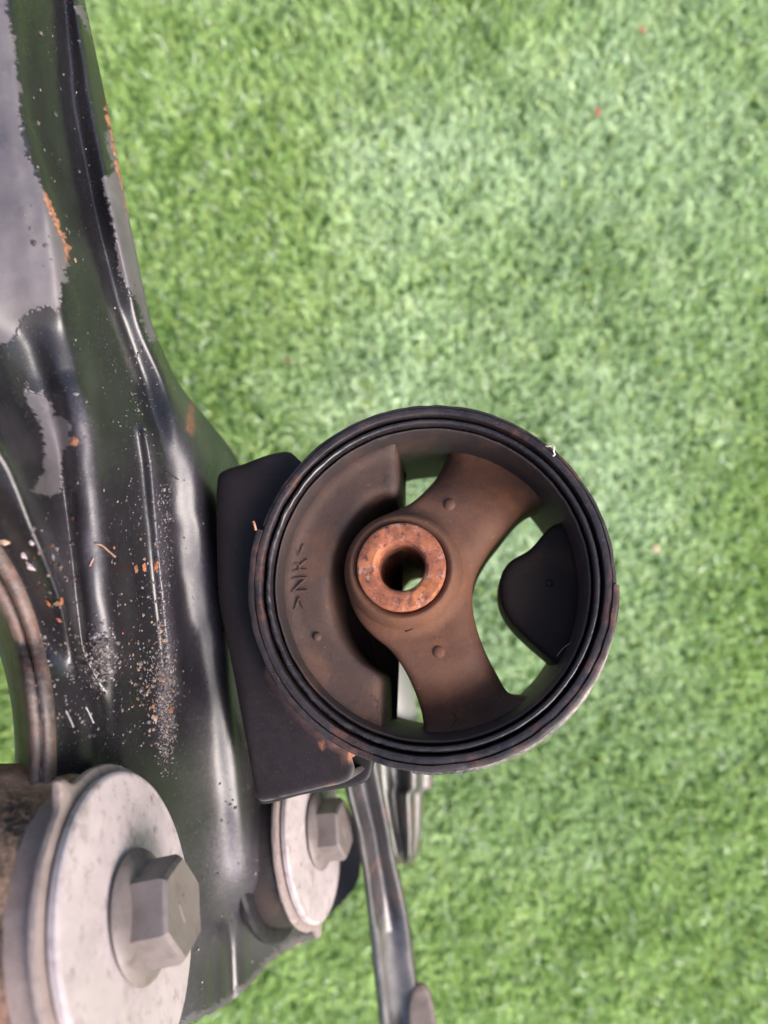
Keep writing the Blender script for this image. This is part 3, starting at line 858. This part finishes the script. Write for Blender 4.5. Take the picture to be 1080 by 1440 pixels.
# ------------------------------------------------------------------ bushes with washer and bolt
def build_bush(loc_, label, roll, far):
    n = Vector((1, .24, .085) if not far else (1, .17, .20)).normalized()
    xx = Vector((0, 1, 0)); xx = (xx - n * xx.dot(n)).normalized()
    yy = n.cross(xx)
    rot = (Matrix((xx, yy, n)).transposed() @ Matrix.Rotation(R(roll), 3, 'Z')).to_euler()
    rt = root("body_mount", loc_, label, "bushing", "bolted bushings on the subframe", rot)
    def part(name, V, F, mat, ang=35, parent=None):
        o = mk(name, np.asarray(V, float) / 1000, F, mat, parent or rt, True, local=True)
        fixnormals(o); autosmooth(o, ang); return o
    V, F = lathe([(0.01, 0), (6, 0), (12, 0), (14, 0)] + [(r, -.25 * sstep(r, 24, 28.4)) for r in np.arange(15, 28.3, 1.0)] + [(28.4, -.25), (29.0, -.45), (29.4, -.9), (29.4, -2.2), (28.6, -2.6), (10, -2.6)], 128)
    V = np.array(V); V[:, 2] += .06 * vnoise(V[:, 0] / 4, V[:, 1] / 4, 81)
    part("washer", V, F, ZINC)
    V, F = lathe([(8, -2.7), (27.5, -2.7), (28.4, -3.0), (30.3, -2.9), (31.2, -3.3), (31.5, -4.1), (31.3, -4.8), (30.2, -5.2), (8, -5.2)], 128)
    # pointed lug on the cup's rim
    a = np.degrees(np.arctan2(V[:, 1], V[:, 0])); r = np.hypot(V[:, 0], V[:, 1])
    g = 1 + .13 * np.exp(-((a - 30) / 4.2) ** 2) * (r > 29)
    V = V * np.stack([g, g, np.ones_like(g)], 1)
    part("cup_washer", wobble(V, .1, 83), F, CUP)
    V, F = lathe([(8, -5.3), (28.3, -5.3), (29.0, -6.2), (29.2, -9), (29.6, -11), (30.0, -16.5), (30.0, -40), (10, -40)], 128)
    part("bush_body", wobble(V, .35, 85), F, BUSH_DARK if far else BUSH)
    if far:
        V, F = lathe([(30.0, -14.4), (32.6, -14.2), (34.0, -14.8), (34.6, -16.0), (34.2, -17.5), (33.0, -18.2), (30, -18.4)], 128)
        part("rubber_flange", wobble(V, .25, 87), F, PAINT_CLEAN)
    else:
        V, F = lathe([(29.6, -10.4), (30.4, -10.8), (31.3, -12.5), (31.9, -15), (33.2, -17.5), (34.6, -20), (35.6, -24), (36.4, -28), (37.5, -34)], 128)
        part("housing_rim", wobble(V, .15, 87), F, TANRUST)
    # bolt: domed flange and hex head
    V, F = lathe([(12.1, .05), (12.9, .7), (13.1, 1.1), (12.7, 1.7), (11.2, 2.5), (9.0, 3.4), (6.0, 3.6), (.01, 3.6)], 72)
    fl = part("bolt_flange", V, F, ZINC_BOLT, 30)
    cr = 9.0 / math.cos(math.pi / 6)
    V, F = [], []
    rings = [(cr, 2.2), (cr, 8.9), (cr * .985, 9.7), (cr * .90, 10.4)]
    for rr, z in rings:
        for k in range(6):
            for s in range(4):
                a0 = math.pi / 6 + k * math.pi / 3
                p = np.array([math.cos(a0), math.sin(a0)]) * (1 - s / 4) + np.array([math.cos(a0 + math.pi / 3), math.sin(a0 + math.pi / 3)]) * s / 4
                q = p * rr
                if z > 9.5:   # turned chamfer rounds the corners
                    lim = 9.25 if z > 10 else 9.95
                    L = np.hypot(*q)
                    if L > lim: q = q * lim / L
                V.append((q[0], q[1], z))
    m = 24
    for k in range(len(rings) - 1):
        for i in range(m): F.append((k * m + i, k * m + (i + 1) % m, (k + 1) * m + (i + 1) % m, (k + 1) * m + i))
    c0 = len(V)
    for i in range(m): V.append((V[3 * m + i][0] * .8, V[3 * m + i][1] * .8, 10.25))
    for i in range(m): F.append((3 * m + i, 3 * m + (i + 1) % m, c0 + (i + 1) % m, c0 + i))
    F.append(tuple(c0 + i for i in range(m)))
    hd = part("bolt_head", V, F, ZINC_BOLT, 25, fl)
    v8, f8 = [], []
    for x0, y0, x1, y1 in ((-2.6, 1.2, 1.6, 1.6), (-1.8, -1.4, 2.0, -1.1)):
        b = len(v8); w_ = .28
        v8 += [(x0, y0 - w_, 10.24), (x1, y1 - w_, 10.24), (x1, y1 + w_, 10.24), (x0, y0 + w_, 10.24)]
        v8 += [(p[0] * .97, p[1] * .97, 10.40) for p in v8[b:b + 4]]
        f8 += [(b, b + 1, b + 5, b + 4), (b + 1, b + 2, b + 6, b + 5), (b + 2, b + 3, b + 7, b + 6), (b + 3, b, b + 4, b + 7), (b + 4, b + 5, b + 6, b + 7)]
    # raised dashes of the head's stamping belong to the head mesh
    hv = [tuple(np.array(v.co) * 1000) for v in hd.data.vertices]; hf_ = [tuple(p.vertices) for p in hd.data.polygons]
    b0 = len(hv); bpy.data.objects.remove(hd)
    part("bolt_head", hv + v8, hf_ + [tuple(b0 + i for i in q) for q in f8], ZINC_BOLT, 25, fl)
    fl.rotation_euler = (0, 0, R(-roll + (10 if far else 2)))
build_bush(W(193, 1288, .160), "nearer and larger pale washer with flanged hex bolt, in the bottom left corner", -12, False)
build_bush(W(446, 1168, .272), "smaller pale washer with flanged hex bolt, partly under the black bracket", 142, True)

# ------------------------------------------------------------------ channel arm and rod beyond
def build_arm():
    rt = root("control_arm", W(550, 1300, .30), "dusty black channel arm running down to the bottom edge below the round mount", "control arm")
    rows = [  # py, left px, right px, depth mm, groove depth
        (1010, 470, 520, 262, 6), (1075, 480, 532, 266, 6), (1120, 489, 540, 270, 7), (1170, 503, 549, 275, 8), (1220, 511, 558, 280, 8),
        (1260, 516, 568, 284, 7), (1290, 519, 574, 287, 5), (1310, 521, 577, 289, 2.4), (1350, 525, 582, 293, 2.2), (1400, 531, 589, 298, 2.4), (1500, 541, 600, 306, 2.4)]
    py = np.arange(1010, 1500.1, 4)
    col = lambda k: np.interp(py, [r[0] for r in rows], [r[k] for r in rows])
    l, r_, z, gd = col(1), col(2), col(3), col(4)
    prof = [(-.035, 14), (-.03, 7), (-.02, 3), (0, 1.0), (.05, 0), (.14, 0), (.22, .25), (.30, .7), (.42, .97), (.5, 1.0), (.58, .95), (.68, .6), (.78, .15), (.86, 0), (.94, 0), (1.0, 1.2), (1.02, 4), (1.03, 15)]
    V, F = [], []
    P = len(prof)
    for j in range(len(py)):
        for k, (s, h) in enumerate(prof):
            px = l[j] + (r_[j] - l[j]) * s
            hh = h if (s <= 0 or s >= 1) else h * gd[j]
            tilt = (s - .5) * 5
            V.append(W(px, py[j], (z[j] + hh + tilt + .35 * float(vnoise(np.array(s * 4.0), np.array(py[j] / 30), 91))) / 1000))
    for j in range(len(py) - 1):
        for k in range(P - 1):
            a = j * P + k; F.append((a, a + P, a + P + 1, a + 1))
    o = mk("channel", V, F, PAINT_ARM, rt)
    md = o.modifiers.new("sheet", 'SOLIDIFY'); md.thickness = .002; md.offset = -1
    md = o.modifiers.new("sub", 'SUBSURF'); md.levels = 1; md.render_levels = 1
    # rounded eye tab low on its right side
    out = smooth_closed([(577,1520),(574,1450),(575,1402),(582,1386),(594,1381),(604,1392),(611,1425),(620,1520)], 4)
    nn = len(out); V = []
    cx, cy = out.mean(0)
    for s, dz in ((1, 8), (1, 1.2), (.94, .3), (.80, 0), (.55, .2)):
        V += [W(cx + (p[0] - cx) * s, cy + (p[1] - cy) * (s if p[1] < 1500 else 1), (298 + dz) / 1000) for p in out]
    F = [(k * nn + i, k * nn + (i + 1) % nn, (k + 1) * nn + (i + 1) % nn, (k + 1) * nn + i) for k in range(4) for i in range(nn)]
    F.append(tuple(4 * nn + i for i in range(nn)))
    fixnormals(mk("end_tab", V, F, mat_plain("tab_brown_rubber", (.10, .075, .065), .6, .4, 120), rt))

def sweep(path, rad, n=20, cap=True):
    path = np.asarray(path, float); V, F = [], []
    m = len(path)
    for i in range(m):
        t = path[min(i + 1, m - 1)] - path[max(i - 1, 0)]; t /= np.linalg.norm(t)
        a = np.cross(t, [0, 0, 1.0]); a /= np.linalg.norm(a); b = np.cross(t, a)
        for k in range(n):
            th = 2 * math.pi * k / n
            V.append(path[i] + rad[i] * (math.cos(th) * a + math.sin(th) * b))
    for i in range(m - 1):
        for k in range(n): F.append((i * n + k, i * n + (k + 1) % n, (i + 1) * n + (k + 1) % n, (i + 1) * n + k))
    if cap: F += [tuple(range(n)), tuple(reversed(range((m - 1) * n, m * n)))]
    return V, F

def build_rod():
    rt = root("support_rod", W(555, 1060, .33), "smooth grey green rod behind the round mount, seen through its lower left gap", "rod")
    ctrl = [(470, 800, 322, 12), (500, 860, 324, 12.5), (530, 930, 326, 12.5), (548, 1000, 328, 12.2), (556, 1070, 330, 11.5), (560, 1130, 332, 10.5), (563, 1180, 334, 9.0), (565, 1205, 336, 6.5)]
    t = np.linspace(0, len(ctrl) - 1, 50); c = np.array(ctrl, float)
    q = [np.interp(t, range(len(ctrl)), gauss(c[:, k:k+1], .5, 0)[:, 0]) for k in range(4)]
    path = [W(a, b, z / 1000) for a, b, z in zip(*q[:3])]
    V, F = sweep(path, q[3] / 1000, 28)
    fixnormals(autosmooth(mk("rod_body", V, F, STRUT, rt), 50))
    # ribbed bracket at its lower end
    py = np.arange(1020, 1217, 4.0)
    l = np.interp(py, [1020, 1100, 1160, 1200, 1216], [520, 528, 540, 552, 560]); r_ = np.interp(py, [1020, 1080, 1108, 1116, 1170, 1205, 1216], [606, 607, 606, 593, 591, 586, 578])
    prof = [(-.02, 16), (0, 2), (.06, 0), (.20, .5), (.28, 4.5), (.42, 5.5), (.52, 2.5), (.60, -2), (.70, -2.5), (.76, .5), (.82, 5), (.90, 6), (1.0, 6.5), (1.02, 10), (1.03, 20)]
    V, F = [], []; P = len(prof)
    for k2, yy in enumerate(py):
        for s_, h in prof:
            V.append(W(l[k2] + (r_[k2] - l[k2]) * s_, yy, (311 + h + (yy - 1020) * .02 + 10 * max(0, (yy - 1204) / 12) ** 2) / 1000))
    F = [(a * P + k, (a + 1) * P + k, (a + 1) * P + k + 1, a * P + k + 1) for a in range(len(py) - 1) for k in range(P - 1)]
    o = mk("rod_bracket", V, F, mat_paint("dusty_bracket", .28, (.022, .025, .022), (.22, .18, .17), False, 1.0, .3), rt)
    md = o.modifiers.new("sheet", 'SOLIDIFY'); md.thickness = .002; md.offset = -1

build_arm()
build_rod()

# ------------------------------------------------------------------ dirt, flakes, hairs
def bit_mesh(n, size, flat=.5, rs=random):
    """an irregular chip: squashed, jittered octahedron-like hull"""
    V = []
    m = 6
    for k in range(m):
        a = 2 * math.pi * k / m + rs.uniform(-.3, .3); r = size * rs.uniform(.6, 1.1)
        V.append((r * math.cos(a), r * math.sin(a), size * flat * rs.uniform(-.25, .25)))
    V.append((size * rs.uniform(-.2, .2), size * rs.uniform(-.2, .2), size * flat))
    V.append((0, 0, -size * flat))
    F = [(k, (k + 1) % m, m) for k in range(m)] + [((k + 1) % m, k, m + 1) for k in range(m)]
    return np.array(V), F

def plate_frame(px, py, lift=.0003):
    p = W(px, py, float(plate_z(px, py)))
    a = W(px + 3, py, float(plate_z(px + 3, py))) - p
    b = W(px, py - 3, float(plate_z(px, py - 3))) - p
    n = np.cross(a, b); n /= np.linalg.norm(n)
    a /= np.linalg.norm(a); b = np.cross(n, a)
    return p + n * lift, np.stack([a, b, n], 1)

def build_crumbs():
    V, F, C = [], [], []
    def scatter(n, fx, fy, smin, smax, cols):
        for _ in range(n):
            px, py = fx(), fy()
            if px > np.interp(py, PYS, RIGHT) - 4 or py > bottom(px) - 6 or hole_f(px, py) < 1.08: continue
            s = random.uniform(smin, smax) * (random.random() ** 1.5 * .8 + .35) / 1000
            v, fc = bit_mesh(6, s, random.uniform(.35, .8))
            p, B = plate_frame(px, py, s * .2)
            ang = random.random() * 6.28; cz, sz = math.cos(ang), math.sin(ang)
            v = v @ np.array([[cz, sz, 0], [-sz, cz, 0], [0, 0, 1]]) * np.array([random.uniform(.6, 1.6), 1, 1])
            b = len(V)
            V.extend((v @ B.T + p).tolist()); F.extend([tuple(b + i for i in q) for q in fc])
            c = np.array(random.choice(cols)) * random.uniform(.7, 1.2)
            C.extend([c] * len(v))
    G = random.gauss
    grey = [(.08, .07, .078), (.06, .05, .055), (.15, .13, .135), (.035, .03, .032), (.09, .07, .06), (.05, .045, .05)]
    brown = [(.10, .05, .03), (.14, .075, .045), (.06, .03, .02), (.18, .12, .085)]
    # pile in the pocket below the middle ridge
    for _ in range(1):
        scatter(1300, lambda: G(233, 7), lambda: G(990, 42), .22, .62, grey * 5 + brown)
        scatter(150, lambda: G(212, 16), lambda: G(970, 30), .35, .9, grey + brown)
        scatter(420, lambda: G(231, 7), lambda: random.uniform(680, 960), .25, .6, grey)
        scatter(150, lambda: random.uniform(150, 240), lambda: random.uniform(700, 960), .25, .7, grey + brown)
        scatter(320, lambda: G(142, 14), lambda: G(925, 25), .3, .8, grey)
        scatter(170, lambda: random.uniform(60, 260), lambda: random.uniform(900, 1050), .25, .7, grey)
        scatter(110, lambda: random.uniform(45, 110), lambda: random.uniform(720, 960), .3, .9, grey + brown)
        scatter(90, lambda: G(196, 10), lambda: G(560, 70), .25, .6, grey)
        scatter(70, lambda: random.uniform(90, 230), lambda: random.uniform(430, 700), .2, .6, grey)
        scatter(60, lambda: random.uniform(30, 130), lambda: random.uniform(20, 400), .3, .8, grey)
        scatter(120, lambda: random.uniform(270, 400), lambda: random.uniform(1100, 1390), .2, .6, grey)
        scatter(60, lambda: random.uniform(235, 300), lambda: random.uniform(560, 1000), .2, .45, grey)
    o = mk("dirt_crumbs", V, F, mat_attrcol("crumb", .55, 0, .5), None, False, {"tint": C})
    tag(o, "grey and brown dirt crumbs lying along the ridges of the black subframe", "dirt", kind="stuff")
build_crumbs()

def flake(name, px, py, size, col, label, cat, group, lx=1.0, ang=0.0, flat=.35, on=None):
    v, fc = bit_mesh(6, size / 1000, flat)
    v = v * np.array([lx, 1, 1])
    c, s = math.cos(R(ang)), math.sin(R(ang))
    v = v @ np.array([[c, s, 0], [-s, c, 0], [0, 0, 1]])
    if on is None:
        p, B = plate_frame(px, py, size * .00022)
    else:
        p, B = W(px, py, on), np.eye(3)
    V = v @ B.T
    # two rounds of midpoint detail for a ragged rim
    m = FL.setdefault(col, mat_plain("flake_%d" % len(FL), col, .75, .45, 900))
    o = mk(name, V, fc, m, None, False, local=True)
    o.location = p
    md = o.modifiers.new("sub", 'SUBSURF'); md.subdivision_type = 'SIMPLE'; md.levels = 2; md.render_levels = 2
    tx = bpy.data.textures.new("ragged", 'CLOUDS'); tx.noise_scale = size / 1800
    md = o.modifiers.new("ragged", 'DISPLACE'); md.texture = tx; md.strength = size * .00035; md.mid_level = .5
    return tag(o, label, cat, group)
FL = {}
OR, BR, TAN, WH, RD = (.24, .08, .036), (.15, .065, .038), (.24, .16, .11), (.36, .31, .31), (.30, .09, .06)
GRP = "rust and leaf flakes on the subframe"
for a in (
    ("rust_flake", 68, 847, .85, OR, "orange flake at the left, the outer one of a pair on flat black metal"),
    ("rust_flake", 85, 845, 1.0, OR, "orange flake at the left, inner one of the pair beside the slanting ridge"),
    ("rust_flake", 83, 872, .55, RD, "small reddish flake just under the orange pair on black metal"),
    ("rust_flake", 191, 800, .95, BR, "brown flake left of two neighbours on the middle of the subframe"),
    ("rust_flake", 203, 798, .85, OR, "orange brown flake between two neighbours on the middle of the subframe"),
    ("rust_flake", 219, 795, 1.2, OR, "tall orange flake against the middle ridge, rightmost of three"),
    ("rust_flake", 226, 888, .75, TAN, "tan flake stuck half way down the middle ridge"),
    ("rust_flake", 206, 976, .75, TAN, "pale tan flake at the left rim of the crumb pile"),
    ("rust_flake", 215, 992, .9, BR, "red brown flake in the left of the crumb pile"),
    ("rust_flake", 218, 1010, .95, TAN, "long tan flake low in the crumb pile"),
    ("rust_flake", 240, 998, 1.0, BR, "curled brown flake at the right of the crumb pile"),
    ("rust_flake", 228, 955, .7, BR, "brown flake at the top of the crumb pile"),
    ("rust_flake", 172, 890, .5, RD, "small red fleck alone in the dark trough"),
    ("rust_flake", 105, 366, .8, TAN, "pale flake at the tip of the large grey peeled patch"),
    ("rust_flake", 327, 917, .7, OR, "tiny orange fleck in the dark gap left of the bracket")):
    flake(a[0], a[1], a[2], a[3], a[4], a[5], "flake", GRP, random.uniform(1.0, 1.5), random.uniform(40, 130))
flake("grit_lump", 45, 796, 1.2, WH, "white lump of grit at the far left, lower and larger one", "grit", "white grit at the left edge", 1.2, 120, .6)
flake("grit_lump", 35, 781, 1.0, WH, "white lump of grit at the far left, just above the larger one", "grit", "white grit at the left edge", 1.5, 140, .5)
flake("grit_lump", 45, 763, .7, WH, "single white grain above the white grit lumps", "grit", "white grit at the left edge", 1.0, 20, .5)
flake("grit_lump", 8, 762, 1.0, (.36, .25, .18), "brownish grain at the very left edge above the rusty collar", "grit", "white grit at the left edge", 1.3, 20, .5)
for px, py, s, c, lb in ((840, 157, 2.3, RD, "small red brown leaf bit on the turf in the upper right"),
                         (904, 41, 1.8, RD, "small reddish leaf bit on the turf near the top edge"),
                         (922, 771, 2.2, (.45, .33, .24), "pale tan leaf bit on the turf right of the round mount"),
                         (405, 506, 1.8, BR, "faint brown leaf bit on the turf above the round mount")):
    flake("leaf_bit", px, py, s, c, lb, "leaf", "leaf bits on the turf", 1.3, 70, .3, on=H - .0155)

def strand(name, pts, r, col, label, cat):
    """pts: photo px, py and depth m"""
    c = np.array(pts, float); t = np.linspace(0, len(c) - 1, 8 * len(c))
    q = [np.interp(t, range(len(c)), c[:, k]) for k in range(3)]
    for k in range(3): q[k] = gauss(q[k][:, None], 3, 0)[:, 0] if len(c) > 2 else q[k]
    V, F = sweep([W(a, b, z) for a, b, z in zip(*q)], [r / 1000] * len(t), 6)
    o0 = V[0].copy()
    o = mk(name, np.array(V) - o0, F, mat_plain(name + "_fibre", col, .6, .3, 900), None, True, local=True)
    o.location = o0
    return tag(o, label, cat)
pz = lambda x, y, lift=.0005: float(plate_z(x, y)) - lift
strand("twig", [(133, 765, pz(133, 765, .0012)), (143, 766, pz(143, 766, .0015)), (153, 775, pz(153, 775, .0012)), (163, 784, pz(163, 784, .001))], .26, (.22, .125, .09), "thin brown twig lying across the left bright ridge", "twig")
strand("plant_straw", [(126, 797, pz(126, 797)), (129, 790, pz(129, 790)), (132, 784, pz(132, 784))], .16, (.40, .22, .15), "short reddish straw just below the twig on the ridge", "straw")
strand("plant_straw", [(120, 993, pz(120, 993)), (126, 1004, pz(126, 1004)), (132, 1018, pz(132, 1018))], .22, (.26, .24, .26), "pale straw lying on black metal above the near washer, right of two", "straw")
strand("plant_straw", [(92, 998, pz(92, 998)), (98, 1010, pz(98, 1010)), (104, 1024, pz(104, 1024))], .24, (.20, .18, .20), "pale straw lying on black metal above the near washer, left of two", "straw")
strand("dark_splinter", [(232, 663, pz(232, 663)), (242, 668, pz(242, 668)), (252, 675, pz(252, 675))], .16, (.02, .016, .016), "dark splinter lying between the two right-hand ridges", "splinter")
strand("hair", [(782, 924, .196), (790, 913, .195), (800, 905, .194), (812, 900, .192), (828, 898, .1895)], .05, (.45, .40, .38), "fine pale hair arching over the lower right of the round mount's rim", "hair")
strand("hair", [(815, 764, .1935), (822, 768, .193), (830, 774, .192)], .05, (.5, .45, .42), "short pale hair at the right inner wall of the round mount", "hair")
strand("fluff", [(767, 627, .1900), (772, 628, .1893), (776, 625, .1890), (780, 629, .1887), (778, 634, .1890), (781, 640, .1893), (777, 641, .1896)], .2, (.62, .52, .42), "curl of pale fluff caught on the upper right of the steel ring", "fluff")
strand("wood_chip", [(356, 733, .1905), (358, 738, .190), (360, 747, .190)], .32, (.36, .17, .10), "orange wood chip wedged in the left split of the steel ring", "chip")
